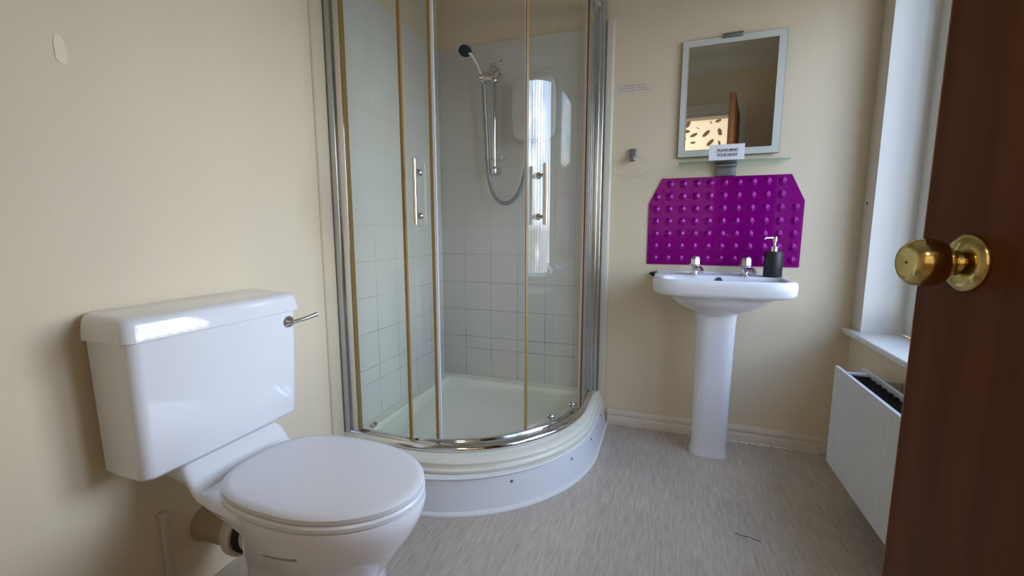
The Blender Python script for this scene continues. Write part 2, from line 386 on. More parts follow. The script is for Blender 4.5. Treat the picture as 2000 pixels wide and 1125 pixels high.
# ------------------------------------------------------------------ room shell
bm = B(); box(bm, XL - .1, 1.3, -1.4, D + .1, -0.1, 0); own('floor', bm, 'floor', kind='structure', origin=(0, 0, 0))
bm = B(); box(bm, XL - .1, XR + .274, YF - 0.12, D + .1, CEIL, CEIL + .1); own('ceiling', bm, 'ceil', kind='structure', origin=(0, 0, CEIL))
bm = B(); box(bm, XL - .1, XL, YF - .12, D + .1, 0, CEIL); wl = own('wall_left', bm, 'wall', kind='structure', origin=(0, 0, 0))
bm = B(); box(bm, XL, XR + .274, D, D + .1, 0, CEIL); wb = own('wall_back', bm, 'wall', kind='structure', origin=(0, 0, 0))
bm = B()
box(bm, XR, XR + .274, YF, WY0, 0, CEIL); box(bm, XR, XR + .274, WY1, D, 0, CEIL)
box(bm, XR, XR + .274, WY0, WY1, 0, WZ0 - .025); box(bm, XR, XR + .274, WY0, WY1, WZ1, CEIL)
own('wall_right', bm, 'wall', kind='structure', origin=(0, 0, 0))
DX0, DX1, DZ = -0.39, 0.452, 2.03
bm = B()
box(bm, XL, DX0, YF - .12, YF, 0, CEIL); box(bm, DX1, XR + .274, YF - .12, YF, 0, CEIL); box(bm, DX0, DX1, YF - .12, YF, DZ, CEIL)
own('wall_front', bm, 'wall', kind='structure', origin=(0, 0, 0))
# tiling on both walls of the shower, one panel each
bm = B(); box(bm, XL + .009, -0.292, D - .009, D - .0005, 0.06, 1.957, .001); obj('tiling', bm, 'tile_back', wb, local=True, label='white square tiles behind the shower')
bm = B(); box(bm, XL + .0005, XL + .009, 1.345, D - .0005, 0.06, 1.957, .001); obj('tiling', bm, 'tile_left', wl, local=True, label='white square tiles on the side of the shower')
# tile edge beads
bm = B()
prism(bm, [(-.300, D - .0005), (-.300, D - .016), (-.296, D - .021), (-.270, D - .021), (-.264, D - .015), (-.262, D - .0005)], 0.12, 1.972, 'XY', .002)
own('trim_1', bm, 'cream_gloss', kind='structure')
bm = B()
prism(bm, [(XL + .0005, 1.296), (XL + .006, 1.300), (XL + .010, 1.310), (XL + .010, 1.330), (XL + .013, 1.338), (XL + .014, 1.350), (XL + .0005, 1.351)], 0.12, 1.972, 'XY', .002)
own('trim_2', bm, 'wall', kind='structure')
# baseboards (moulded profile)
def bb_profile(h=.078):
    return [(0, 0), (.020, 0), (.020, h * .50), (.014, h * .60), (.017, h * .72), (.014, h * .84), (.008, h), (0, h)]
bm = B(); prism(bm, [(D - .0005 - a, b) for a, b in bb_profile()], -0.2475, XR - .001, 'YZ'); own('baseboard_back', bm, 'cream_gloss', kind='structure')
bm = B(); prism(bm, [(XR - .0005 - a, b) for a, b in bb_profile()], 0.0, D - .022, 'XZ'); own('baseboard_right', bm, 'cream_gloss', kind='structure')
# coving where the front wall and right wall meet the ceiling
bm = B()
cv = [(0, CEIL), (0, CEIL - .11)] + [(.11 - .11 * math.cos(a), CEIL - .11 + .11 * math.sin(a)) for a in [PI / 2 * k / 8 for k in range(1, 9)]]
prism(bm, [(YF + .0005 + a, b - .0005) for a, b in cv], XL + .001, XR - .001, 'YZ')
prism(bm, [(XR - .0005 - a, b - .0006) for a, b in cv], YF + .001, D - .001, 'XZ')
own('trim_3', bm, 'ceil', kind='structure')
# door casing: jambs, stops and architrave of the doorway
bm = B()
box(bm, DX0, DX0 + .022, YF - .125, YF + .004, 0, DZ); box(bm, DX1 - .015, DX1, YF - .125, YF + .004, 0, DZ); box(bm, DX0, DX1, YF - .125, YF + .004, DZ - .02, DZ)
for x0, x1 in ((DX0 - .07, DX0 + .008), (DX1 - .002, DX1 + .085)):
    box(bm, x0, x1, YF + .0005, YF + .018, 0, DZ - .006, .004)
box(bm, DX0 - .07, DX1 + .085, YF + .0005, YF + .018, DZ - .005, DZ + .085, .004)
own('trim_4', bm, 'white', kind='structure')
# window architrave strip between the corner and the reveal, gloss painted
bm = B()
box(bm, XR - .004, XR - .0002, WY1 + .0, D - .001, WZ0 - .0, 2.2, .0012)
box(bm, XR - .004, XR - .0002, WY0 - .07, WY0, WZ0, 2.2, .0012); box(bm, XR - .004, XR - .0002, WY0, WY1, WZ1, 2.2, .0012)
own('trim_5', bm, 'cream_gloss', kind='structure')

# window: reveal lining, frame, mullion, sashes, panes, sill
w = thing('window_1', None, None, (WX, (WY0 + WY1) / 2, WZ0), kind='structure')
bm = B()
box(bm, XR - .003, WX + .001, WY1 - .006, WY1 - .0005, WZ0 - .001, WZ1 - .0005); box(bm, XR - .003, WX + .001, WY0 + .0005, WY0 + .006, WZ0 - .001, WZ1 - .0005); box(bm, XR - .003, WX + .001, WY0 + .0005, WY1 - .0005, WZ1 - .006, WZ1 - .0005)
obj('reveal_lining', bm, 'white', w)
bm = B(); f = .059
box(bm, WX, WX + .06, WY1 - f, WY1, WZ0, WZ1, .004); box(bm, WX, WX + .06, WY0, WY0 + f, WZ0, WZ1, .004)
box(bm, WX + .0008, WX + .059, WY0 + .01, WY1 - .01, WZ0 + .002, WZ0 + f, .004); box(bm, WX + .0008, WX + .059, WY0 + .01, WY1 - .01, WZ1 - f, WZ1 - .001, .004)
box(bm, WX - .0008, WX + .061, 1.17, 1.23, WZ0 + .001, WZ1 - .002, .004)
fr = obj('window_frame', bm, 'white', w)
for a, b_ in ((WY0 + f, 1.17), (1.23, WY1 - f)):
    bm = B(); s_ = .03
    box(bm, WX + .012, WX + .05, a, a + s_, WZ0 + f, WZ1 - f, .004); box(bm, WX + .012, WX + .05, b_ - s_, b_, WZ0 + f, WZ1 - f, .004)
    box(bm, WX + .013, WX + .049, a + .002, b_ - .002, WZ0 + f - .002, WZ0 + f + s_, .004); box(bm, WX + .013, WX + .049, a + .002, b_ - .002, WZ1 - f - s_, WZ1 - f + .002, .004)
    sh = obj('sash', bm, 'white', w)
    bm = B(); box(bm, WX + .028, WX + .032, a + s_ - .004, b_ - s_ + .004, WZ0 + f + s_ - .004, WZ1 - f - s_ + .004); obj('pane', bm, 'pane', sh, label='clear window glass')
bm = B()
box(bm, XR - .038, WX + .002, WY0 - .05, D - .002, WZ0 - .025, WZ0, .007, 3)
obj('window_sill', bm, 'white', w)
for k in range(17):
    y = 2.09 - k * .0885
    bm = B(); lathe(bm, [(.011, 0), (.011, WZ1 - WZ0 - .002)], (1.035, y, WZ0 + .001), (0, 0, 1), 10); obj('window_bar', bm, 'grey_metal', w)
# screw hole with broken plaster by the corner of the window
bm = B(); lathe(bm, [(.0, 0), (.006, .0), (.005, .0015), (0, .0018)], (XR - .0042, 2.185, 1.109), (-1, 0, 0), 12)
own('screw_hole', bm, 'dark_mark', 'small dark screw hole in the strip beside the window reveal', 'hole')

# what the window looks out on: ground and a brick terrace across the yard
bm = B(); box(bm, 1.3, 40, -25, 30, -3.2, -3.1); own('ground', bm, 'concrete', kind='structure', origin=(10, 0, -3.1))

# landing behind the camera, seen in the mirror
bm = B()
box(bm, XL - .1, XL, -1.4, YF - .12, 0, CEIL); box(bm, 1.05, 1.15, -1.4, YF - .12, 0, CEIL); box(bm, XL - .1, 1.15, -1.5, -1.4, 0, CEIL)
own('wall_landing', bm, 'wall', kind='structure', origin=(0, -1.4, 0))
bm = B(); box(bm, XL - .1, 1.15, -1.5, YF - .12, CEIL, CEIL + .1); own('ceiling_landing', bm, 'ceil', kind='structure', origin=(0, -1, CEIL))
bm = B(); box(bm, -0.95, 1.0, -1.35, -1.347, 0.95, 2.36)
bl = own('window_blind', bm, 'blind', 'backlit cream blind printed with dark leaves, seen in the mirror', 'blind', origin=(0, -1.35, 0.95))

# ------------------------------------------------------------------ door, opened into the room on the right
A8 = math.radians(8)
Lx, Ly = 0.3405, 0.770; DW = 0.76
Hx, Hy = Lx + DW * math.sin(A8), Ly - DW * math.cos(A8)
d = thing('door_1', None, None, (Hx, Hy, 0), PI / 2 + A8, kind='structure')
bm = B(); box(bm, 0.002, DW - .002, -.040, 0, .008, 1.985, .0012); obj('door_leaf', bm, 'wood', d, local=True)
bm = B(); box(bm, DW - .002, DW, -.040, 0, .008, 1.985, .0015); obj('lit_latch_edge', bm, 'wood_edge', d, local=True, label='latch edge of the door, coloured as lit by the window')
kx, kz = DW - .080, .960
KS = 1.045
bm = B(); lathe(bm, [(.0345, 0), (.0345, .002), (.033, .005), (.024, .009), (.015, .012), (.0135, .016), (0, .016)], (kx, 0.0002, kz), (0, 1, 0), 48); bmesh.ops.scale(bm, vec=(KS, KS, KS), verts=bm.verts, space=Matrix.Translation((-kx, 0, -kz)))
ro = obj('rose', bm, 'brass', d, local=True, label='round brass rose')
bm = B(); lathe(bm, [(.0, 0), (.0035, 0), (.0035, .001), (0, .0012)], (kx - .021, .0095, kz - .006), (0.25, 1, 0), 12)
obj('screw', bm, 'dark_mark', ro, local=True)
kp = [(.0115, .012), (.0115, .018), (.015, .0195), (.021, .0235), (.0262, .030), (.0285, .039), (.0286, .046), (.0268, .055), (.0225, .0605), (.0195, .0625), (.0180, .0630), (.0172, .0622), (0, .0615)]
kp = [(a * KS, b * KS) for a, b in kp]
bm = B(); lathe(bm, kp, (kx, 0, kz), (0, 1, 0), 64); kn = obj('doorknob', bm, 'brass', d, local=True, label='round polished brass knob')
bm = B(); lathe(bm, [(0, 0), (.0016, 0), (.0016, .0006), (0, .0006)], (kx, .0615 * KS, kz), (0, 1, 0), 12); obj('release_hole', bm, 'dark_mark', kn, local=True)
bm = B(); lathe(bm, [(.0345, 0), (.033, .005), (.024, .009), (.0135, .016)] + kp[1:], (kx, -.0402, kz), (0, -1, 0), 48); obj('doorknob', bm, 'brass', d, local=True, label='brass knob on the far face')
bm = B(); box(bm, DW, DW + .0012, -.033, -.008, kz - .03, kz + .03, .0005); obj('latch_plate', bm, 'brass', d, local=True)
for z in (.2, 1.75):
    bm = B(); lathe(bm, [(.006, 0), (.006, .09)], (-.004, -.04, z), (0, 0, 1), 12); obj('hinge', bm, 'brass', d, local=True)

# ------------------------------------------------------------------ shower: quadrant path
def qpath(ex, ey, R_, xl=XL, yd=D, n1=6, n2=40, n3=8):
    p = []
    for i in range(n1): p.append((xl + (ex - R_ - xl) * i / n1, ey))
    for i in range(n2 + 1):
        a = -PI / 2 + PI / 2 * i / n2; p.append((ex - R_ + R_ * math.cos(a), ey + R_ + R_ * math.sin(a)))
    for i in range(1, n3 + 1): p.append((ex, ey + R_ + (yd - ey - R_) * i / n3))
    return p
def sweep(bm, prof, cap=True):
    """prof: list of (ex, ey, R, z); closed profile swept along the quadrant"""
    paths = [qpath(a, b, r, XL + .001, D - .001) for a, b, r, z in prof]
    n = len(paths[0])
    rings = [[(paths[k][i][0], paths[k][i][1], prof[k][3]) for k in range(len(prof))] for i in range(n)]
    loft(bm, rings, cap, cap); return bm

# tray with plinth panel
tr = thing('shower_tray', 'raised white quadrant shower tray with curved plinth in the tiled corner', 'shower tray', (-.75, 1.75, 0))
bm = B()
sweep(bm, [(-.250, 1.228, .65, .0), (-.262, 1.245, .65, .060), (-.272, 1.260, .64, .118), (-.292, 1.280, .62, .118), (-.282, 1.262, .63, .0)])
obj('plinth_panel', bm, 'plinth', tr)
bm = B(); sweep(bm, [(-.270, 1.258, .64, .116), (-.267, 1.254, .64, .118), (-.270, 1.262, .635, .1225), (-.285, 1.290, .62, .121), (-.285, 1.290, .62, .116)]); obj('sealant', bm, 'caulk', tr, label='sealant bead between panel and tray')
bm = B(); sweep(bm, [(-.250, 1.228, .65, .0005), (-.242, 1.219, .65, .0005), (-.243, 1.221, .65, .006), (-.2515, 1.231, .65, .011)]); obj('sealant', bm, 'caulk', tr, label='rough white sealant bead at the floor')
bm = B()
loops = []
def tl(ex, ey, R_, ins, z):
    p = qpath(ex, ey, R_, XL + .0095 + ins, D - .0095 - ins)
    return [(x, y, z) for x, y in p] + [(XL + .0095 + ins, D - .0095 - ins, z)]
for a in ((-.285, 1.295, .60, 0, .1185), (-.278, 1.287, .61, 0, .125), (-.276, 1.285, .61, 0, .135), (-.283, 1.297, .60, 0, .139), (-.285, 1.300, .60, 0, .150), (-.283, 1.297, .60, 0, .158), (-.288, 1.304, .60, 0, .167),
          (-.300, 1.320, .59, 0, .171), (-.345, 1.390, .56, .0, .172), (-.395, 1.440, .52, .035, .171), (-.410, 1.455, .51, .050, .166), (-.425, 1.475, .50, .062, .135), (-.455, 1.505, .47, .09, .120)):
    loops.append(tl(*a))
loft(bm, loops, True, True)
obj('tray_body', bm, 'acrylic', tr, angle=50)
for t_, z_ in ((.445, .088), (.66, .084), (.80, .088), (.94, .088)):
    p = qpath(-.268, 1.252, .645); k = t_ * (len(p) - 1); i = int(k); q0, q1 = Vector(p[i]), Vector(p[min(i + 1, len(p) - 1)])
    q = q0.lerp(q1, k - i); tg = (q1 - q0).normalized(); nrm = Vector((tg.y, -tg.x))
    bm = B(); lathe(bm, [(0, 0), (.0055, 0), (.0055, .0015), (.003, .003), (0, .003)], (q.x + nrm.x * .001, q.y + nrm.y * .001, z_), (nrm.x, nrm.y, .1), 16)
    obj('screw', bm, 'grey_metal', tr)

# enclosure
GX, GY, GR = -.333, 1.370, .60
Z0, Z1 = .196, 2.03
en = thing('shower_enclosure', 'curved glass quadrant shower enclosure with chrome frame and open sliding doors', 'shower enclosure', (-.75, 1.75, .172))
bm = B()
sweep(bm, [(GX + .004, GY - .004, GR, .200), (GX + .014, GY - .014, GR, .197), (GX + .022, GY - .023, GR, .189), (GX + .024, GY - .026, GR, .180), (GX + .022, GY - .024, GR, .1725),
           (GX - .030, GY + .030, GR - .02, .1725), (GX - .030, GY + .030, GR - .02, .196), (GX - .022, GY + .022, GR - .02, .196), (GX - .022, GY + .022, GR - .02, .190), (GX - .004, GY + .004, GR, .190)])
obj('bottom_track', bm, 'chrome', en, angle=60, label='curved polished chrome bottom track')
bm = B()
sweep(bm, [(GX + .012, GY - .012, GR, Z1 - .02), (GX + .014, GY - .014, GR, Z1 + .03), (GX - .030, GY + .030, GR - .02, Z1 + .03), (GX - .030, GY + .030, GR - .02, Z1 - .02)])
obj('top_rail', bm, 'chrome', en)
# wall profiles
bm = B(); box(bm, XL + .0095, XL + .040, 1.352, 1.392, .1725, Z1 + .03, .003); wp = obj('wall_profile', bm, 'satin', en, label='silver profile on the left wall')
bm = B(); box(bm, XL + .040, XL + .075, 1.360, 1.386, .196, Z1 + .01, .003); obj('frame_stile', bm, 'chrome', en)
bm = B(); box(bm, XL + .0745, XL + .078, 1.362, 1.384, .2, Z1, .001); obj('seal', bm, 'amber', en, label='yellowed seal')
bm = B(); box(bm, GX - .020, GX + .030, D - .050, D - .0095, .1725, Z1 + .03, .006, 3); obj('wall_profile', bm, 'satin', en, label='silver profile on the back wall')
bm = B(); box(bm, GX - .014, GX + .016, D - .085, D - .050, .196, Z1 + .01, .005, 3); obj('frame_stile', bm, 'satin', en)
# curved panes
def plen(p):
    s = [0]
    for a, b in zip(p[:-1], p[1:]): s.append(s[-1] + math.dist(a, b))
    return s
def at(p, s, t):
    t = max(0, min(t, s[-1] - 1e-6))
    i = max(k for k in range(len(s) - 1) if s[k] <= t); f_ = (t - s[i]) / (s[i + 1] - s[i])
    a, b = Vector(p[i]), Vector(p[i + 1]); q = a.lerp(b, f_)
    a0, b0 = Vector(p[max(i - 1, 0)]), Vector(p[min(i + 2, len(p) - 1)]); tg = (b0 - a0).normalized()
    return q, Vector((tg.y, -tg.x)), tg
def strip(bm, off, t0, t1, th, z0, z1, n=28):
    p = qpath(GX - off, GY + off, GR - off); s = plen(p); rings = []
    for i in range(n + 1):
        q, nn, tg = at(p, s, t0 + (t1 - t0) * i / n); a = q + nn * th / 2; b = q - nn * th / 2
        rings.append([(a.x, a.y, z0), (a.x, a.y, z1), (b.x, b.y, z1), (b.x, b.y, z0)])
    loft(bm, rings); return bm
def tx(x, off=0.0):
    """path length at which the curve reaches x (left part)"""
    p = qpath(GX - off, GY + off, GR - off); s = plen(p)
    for i in range(len(p) - 1):
        if p[i][0] <= x <= p[i + 1][0]: return s[i] + (s[i + 1] - s[i]) * (x - p[i][0]) / (p[i + 1][0] - p[i][0])
    return s[-1]
def ty(y, off=0.0):
    p = qpath(GX - off, GY + off, GR - off); s = plen(p)
    for i in range(len(p) - 1):
        if p[i][1] <= y <= p[i + 1][1] and p[i + 1][1] > p[i][1]: return s[i] + (s[i + 1] - s[i]) * (y - p[i][1]) / (p[i + 1][1] - p[i][1])
    return s[-1]
LF0, LF1 = tx(-1.125), tx(-.895)
pl_ = qpath(GX, GY, GR); TOT = plen(pl_)[-1]
RF0, RF1 = ty(1.905), TOT - .085
LD1 = tx(-.800, .02); LD0 = LD1 - .40
RD0 = tx(-.495, .02); RD1 = RD0 + .42
bm = B(); strip(bm, 0, LF0, LF1, .005, .197, Z1); p_ = obj('fixed_panel', bm, 'glass', en, label='fixed glass panel by the left wall')
bm = B(); strip(bm, 0, LF1, LF1 + .010, .012, .2, Z1, 3); obj('seal', bm, 'amber', p_, label='yellowed edge seal')
bm = B(); strip(bm, 0, RF0, RF1, .005, .197, Z1); p_ = obj('fixed_panel', bm, 'glass', en, label='fixed glass panel by the back wall')
bm = B(); strip(bm, 0, RF0 - .009, RF0 - .001, .014, .2, Z1, 3); obj('seal', bm, 'darkseal', p_, label='dark brown edge seal')
bm = B(); strip(bm, 0.004, RF0 - .019, RF0 - .0095, .010, .2, Z1, 3); obj('seal', bm, 'pinkseal', p_, label='pale strip of edge seal')
def handle(door, t, zlo=1.020, zhi=1.245):
    p = qpath(GX - .02, GY + .02, GR - .02); s = plen(p); q, nn, tg = at(p, s, t)
    bm = B(); b0 = q + nn * .050
    lathe(bm, [(.0, 0), (.009, 0), (.010, .001), (.010, zhi - zlo - .001), (.009, zhi - zlo), (0, zhi - zlo)], (b0.x, b0.y, zlo), (0, 0, 1), 24)
    h = obj('handle', bm, 'chrome', door, label='vertical chrome bar handle')
    for z in (zlo + .031, zhi - .041):
        bm = B(); a = q + nn * .0026
        lathe(bm, [(0, 0), (.011, 0), (.013, .004), (.009, .008), (.0075, .011), (.0075, .0475), (0, .0475)], (a.x, a.y, z), (nn.x, nn.y, 0), 20)
        obj('standoff', bm, 'chrome', door)
        bm = B(); a = q - nn * .0026
        lathe(bm, [(0, 0), (.011, 0), (.011, .006), (.007, .010), (0, .011)], (a.x, a.y, z), (-nn.x, -nn.y, 0), 20)
        obj('standoff', bm, 'chrome', door)
def rollers(door, ts):
    p = qpath(GX - .02, GY + .02, GR - .02); s = plen(p)
    for t in ts:
        q, nn, tg = at(p, s, t); a = q + nn * .0026
        bm = B(); lathe(bm, [(0, 0), (.010, 0), (.012, .003), (.012, .008), (.008, .012), (0, .013)], (a.x, a.y, .222), (nn.x, nn.y, 0), 20)
        lathe(bm, [(0, 0), (.012, 0), (.012, .008), (0, .009)], (q.x - nn.x * .0026, q.y - nn.y * .0026, .222), (-nn.x, -nn.y, 0), 20)
        obj('roller', bm, 'chrome', door)
bm = B(); strip(bm, .02, LD0, LD1, .005, .205, Z1 - .01); dl = obj('sliding_door', bm, 'glass', en, label='left curved glass door, slid open behind the fixed panel')
bm = B(); strip(bm, .02, LD1 + .0003, LD1 + .011, .012, .205, Z1 - .01, 3); obj('seal', bm, 'amber', dl, label='yellowed edge seal')
bm = B(); strip(bm, .02, LD1 + .0115, LD1 + .021, .010, .205, Z1 - .01, 3); obj('seal', bm, 'whiteseal', dl, label='white magnetic closing strip')
handle(dl, LD1 - .043); rollers(dl, (LD0 + .12,))
bm = B(); strip(bm, .02, RD0, RD1, .005, .205, Z1 - .01); dr = obj('sliding_door', bm, 'glass', en, label='right curved glass door, slid open towards the sink')
bm = B(); strip(bm, .02, RD0 - .010, RD0 - .0003, .014, .205, Z1 - .01, 3); obj('seal', bm, 'amber', dr, label='yellowed edge seal')
bm = B(); strip(bm, .02, RD0 - .0122, RD0 - .0105, .006, .205, Z1 - .01, 3); obj('seal', bm, 'whiteseal', dr, label='thin white closing strip')
handle(dr, RD0 + .045); rollers(dr, (RD0 + .13, RD0 + .30))

# riser rail with hand shower
TW = D - .0095
rs = thing('shower_riser', 'chrome riser rail with soap dish on the white tiled back wall', 'shower rail', (-.856, TW, 1.30))
bm = B(); lathe(bm, [(.0125, 0), (.0125, .48)], (-.857, TW - .048, 1.315), (0, 0, 1), 24); obj('rail', bm, 'chrome', rs)
for z in (1.308, 1.815):
    bm = B(); tube(bm, [(-.857, TW, z), (-.857, TW - .02, z), (-.857, TW - .048, z)], [.021, .017, .015], 20)
    lathe(bm, [(0, -.022), (.013, -.02), (.016, -.012), (.016, .012), (.013, .02), (0, .022)], (-.857, TW - .048, z), (0, 0, 1), 20)
    obj('bracket', bm, 'chrome', rs)
bm = B(); tube(bm, [(-.925, TW - .068, 1.764), (-.895, TW - .060, 1.770), (-.857, TW - .050, 1.772), (-.826, TW - .05, 1.795)], [.024, .020, .025, .022], 20)
lathe(bm, [(0, -.03), (.023, -.028), (.026, 0), (.022, .030), (0, .032)], (-.857, TW - .048, 1.775), (0, 0, 1), 24)
obj('slider', bm, 'chrome', rs, label='adjustable handset holder')
bm = B()
for z, r in ((1.352, .05), (1.372, .055)):
    pass
loft(bm, [srect(-.845, TW - .062, .050, .038, 3, 1.352), srect(-.845, TW - .062, .058, .045, 3, 1.356), srect(-.845, TW - .062, .060, .047, 3, 1.374), srect(-.845, TW - .062, .056, .043, 3, 1.374), srect(-.845, TW - .062, .052, .040, 3, 1.358)])
obj('soap_dish', bm, 'clear', rs, label='small clear plastic soap dish')
hs = thing('hand_shower', 'chrome hand shower with round black face clipped on the riser rail', 'shower head', (-.915, TW - .068, 1.74))
bm = B(); tube(bm, [(-.906, TW - .066, 1.735), (-.912, TW - .072, 1.775), (-.925, TW - .085, 1.82), (-.945, TW - .105, 1.862), (-.965, TW - .118, 1.886)], [.010, .0105, .011, .012, .014], 16)
obj('shower_handle', bm, 'chrome', hs)
hd = Vector((.10, -.55, -.83)).normalized(); hc = Vector((-.976, TW - .128, 1.886))
bm = B(); lathe(bm, [(0, -.022), (.02, -.02), (.034, -.008), (.037, .002), (.036, .008), (0, .008)], hc, hd, 40); hh = obj('shower_head', bm, 'chrome', hs)
bm = B(); lathe(bm, [(0, .0082), (.034, .0082), (.032, .0115), (0, .012)], hc, hd, 40); obj('spray_face', bm, 'black', hh, label='round black spray face')
bm = B()
hp = [(-.906, TW - .066, 1.735), (-.905, TW - .062, 1.70), (-.903, TW - .055, 1.60), (-.898, TW - .05, 1.45), (-.893, TW - .05, 1.33), (-.880, TW - .052, 1.24), (-.850, TW - .055, 1.165), (-.803, TW - .058, 1.135), (-.755, TW - .058, 1.145), (-.710, TW - .055, 1.20), (-.685, TW - .05, 1.29), (-.672, TW - .045, 1.38), (-.668, TW - .045, 1.445)]
tube(bm, hp, .0105, 14, 3)
own('shower_hose', bm, 'hose', 'grey shower hose looping from the hand shower to the heater box', 'hose')
eh = thing('electric_shower', 'white electric shower box with rounded corners on the tiles behind glass', 'electric shower', (-.645, TW, 1.45))
bm = B()
for t_ in (0,):
    ring = lambda hx, hz, yy, ex=5: [(x, yy, y) for x, y, _ in srect(-.645, 1.60, hx, hz, ex, 0, 56)]
    loft(bm, [ring(.108, .150, TW), ring(.112, .155, TW - .008), ring(.112, .155, TW - .050), ring(.107, .150, TW - .066), ring(.095, .138, TW - .072)])
cs = obj('casing', bm, 'heater', eh)
bm = B(); lathe(bm, [(.026, 0), (.026, .012), (.022, .018), (0, .018)], (-.645, TW - .0722, 1.57), (0, -1, 0), 32); obj('dial', bm, 'heater', eh)
bm = B(); lathe(bm, [(.010, 0), (.010, .03)], (-.668, TW - .045, 1.425), (0, 0, 1), 16); obj('outlet', bm, 'chrome', eh)
for x, z in ((-.835, 1.862), (-.757, 1.67), (-.757, 1.655)):
    bm = B(); lathe(bm, [(0, 0), (.004, 0), (.003, .0008), (0, .001)], (x, TW - .0002, z), (0, -1, 0), 10)
    own('screw_hole', bm, 'dark_mark', {1.862: 'small dark hole in the tiles just above the riser rail', 1.67: 'upper of two tiny dark holes beside the heater box', 1.655: 'lower of two tiny dark holes beside the heater box'}[z], 'hole')

# ------------------------------------------------------------------ toilet
TY = .788
to = thing('toilet', 'white close-coupled toilet with lid down against the left wall', 'toilet', (-.85, TY, 0))
TX0 = XL + .012
def cring(hy, z, xf, yc=.792, r=.026, n=10, zf=0.0):
    x0, x1, y0, y1 = TX0, xf, yc - hy, yc + hy; out_ = []
    for cx1, cy1, a0, rr in ((x1, y1, 0, r), (x0, y1, PI / 2, .008), (x0, y0, PI, .008), (x1, y0, 1.5 * PI, r)):
        sx = -1 if cx1 == x1 else 1; sy = -1 if cy1 == y1 else 1
        for k in range(n):
            a = a0 + PI / 2 * k / (n - 1); px = cx1 + sx * rr + rr * math.cos(a)
            out_.append((px, cy1 + sy * rr + rr * math.sin(a), z - zf * (px - x0) / (x1 - x0)))
    return out_
bm = B()
loft(bm, [cring(.203, .444, -1.066, .788), cring(.211, .447, -1.057, .788), cring(.2145, .456, -1.053, .788), cring(.219, .60, -1.049, .790), cring(.224, .766, -1.046, .792)])
obj('cistern', bm, 'ceramic', to, angle=50)
bm = B()
loft(bm, [cring(.229, .762, -1.042), cring(.2325, .7635, -1.039), cring(.2325, .778, -1.040), cring(.229, .802, -1.045), cring(.226, .811, -1.049, zf=.002), cring(.221, .8165, -1.055, zf=.004), cring(.214, .820, -1.063, zf=.006), cring(.205, .8215, -1.075, zf=.006)])
obj('cistern_lid', bm, 'ceramic', to, angle=50)
bm = B(); lathe(bm, [(0, 0), (.016, 0), (.0175, .004), (.015, .009), (.009, .014), (.006, .018), (0, .018)], (-1.048, .978, .731), (1, 0, 0), 28)
tube(bm, [(-1.031, .978, .731), (-1.024, .992, .733), (-1.014, 1.015, .737), (-1.002, 1.046, .745)], [.006, .0055, .0065, .007], 12)
obj('flush_lever', bm, 'chrome', to)
def egg(xb, xf, hw, z, n=64, e1=2.0, e2=2.0, yc=TY, split=.45):
    xm = xb + (xf - xb) * split; out_ = []
    for k in range(n):
        a = 2 * PI * k / n; c, s = math.cos(a), math.sin(a)
        ex = e1 if c > 0 else e2
        out_.append((xm + (xf - xm if c > 0 else xm - xb) * math.copysign(abs(c) ** (2 / ex), c), yc + hw * math.copysign(abs(s) ** (2 / ex), s), z))
    return out_
bm = B()
loft(bm, [egg(-.965, -.590, .122, .0, e2=3.5, e1=2.8), egg(-.965, -.590, .122, .008, e2=3.5, e1=2.8), egg(-.958, -.602, .108, .022, e2=3.5, e1=2.6), egg(-.962, -.614, .098, .07, e2=5, e1=2.5), egg(-.960, -.618, .096, .13, e2=5, e1=2.5),
          egg(-.957, -.612, .099, .18, e2=5, e1=2.4), egg(-.954, -.590, .114, .215, e2=4.2, e1=2.2), egg(-.952, -.558, .137, .26, e2=3.2), egg(-.950, -.526, .156, .305, e2=2.6), egg(-.950, -.506, .167, .345, e2=2.5),
          egg(-.950, -.500, .171, .372, e2=2.5), egg(-.950, -.502, .170, .381, e2=2.5), egg(-.945, -.512, .160, .384, e2=2.5)], True, True)
def sec(x, hw, zt, zb, r=.02, n=8):
    pts = []
    for (cy, cz, a0) in ((hw - r, zt - r, 0), (-(hw - r), zt - r, PI / 2), (-(hw - r) * .96, zb + r, PI), ((hw - r) * .96, zb + r, 3 * PI / 2)):
        for k in range(n):
            a = a0 + PI / 2 * k / (n - 1); pts.append((x, TY + cy + r * math.cos(a), cz + r * math.sin(a)))
    return pts
t1 = bmesh.new()
loft(t1, [sec(-1.175, .132, .4435, .400), sec(-1.09, .138, .4435, .392), sec(-1.056, .140, .443, .386), sec(-1.040, .141, .432, .378), sec(-1.020, .142, .402, .362, .018), sec(-1.005, .143, .388, .355, .015), sec(-.96, .146, .3815, .340, .018), sec(-.90, .152, .380, .325, .02), sec(-.82, .160, .380, .30, .025), sec(-.74, .150, .379, .29, .03)])
merge(bm, t1)
bo = obj('bowl', bm, 'ceramic', to, angle=60)
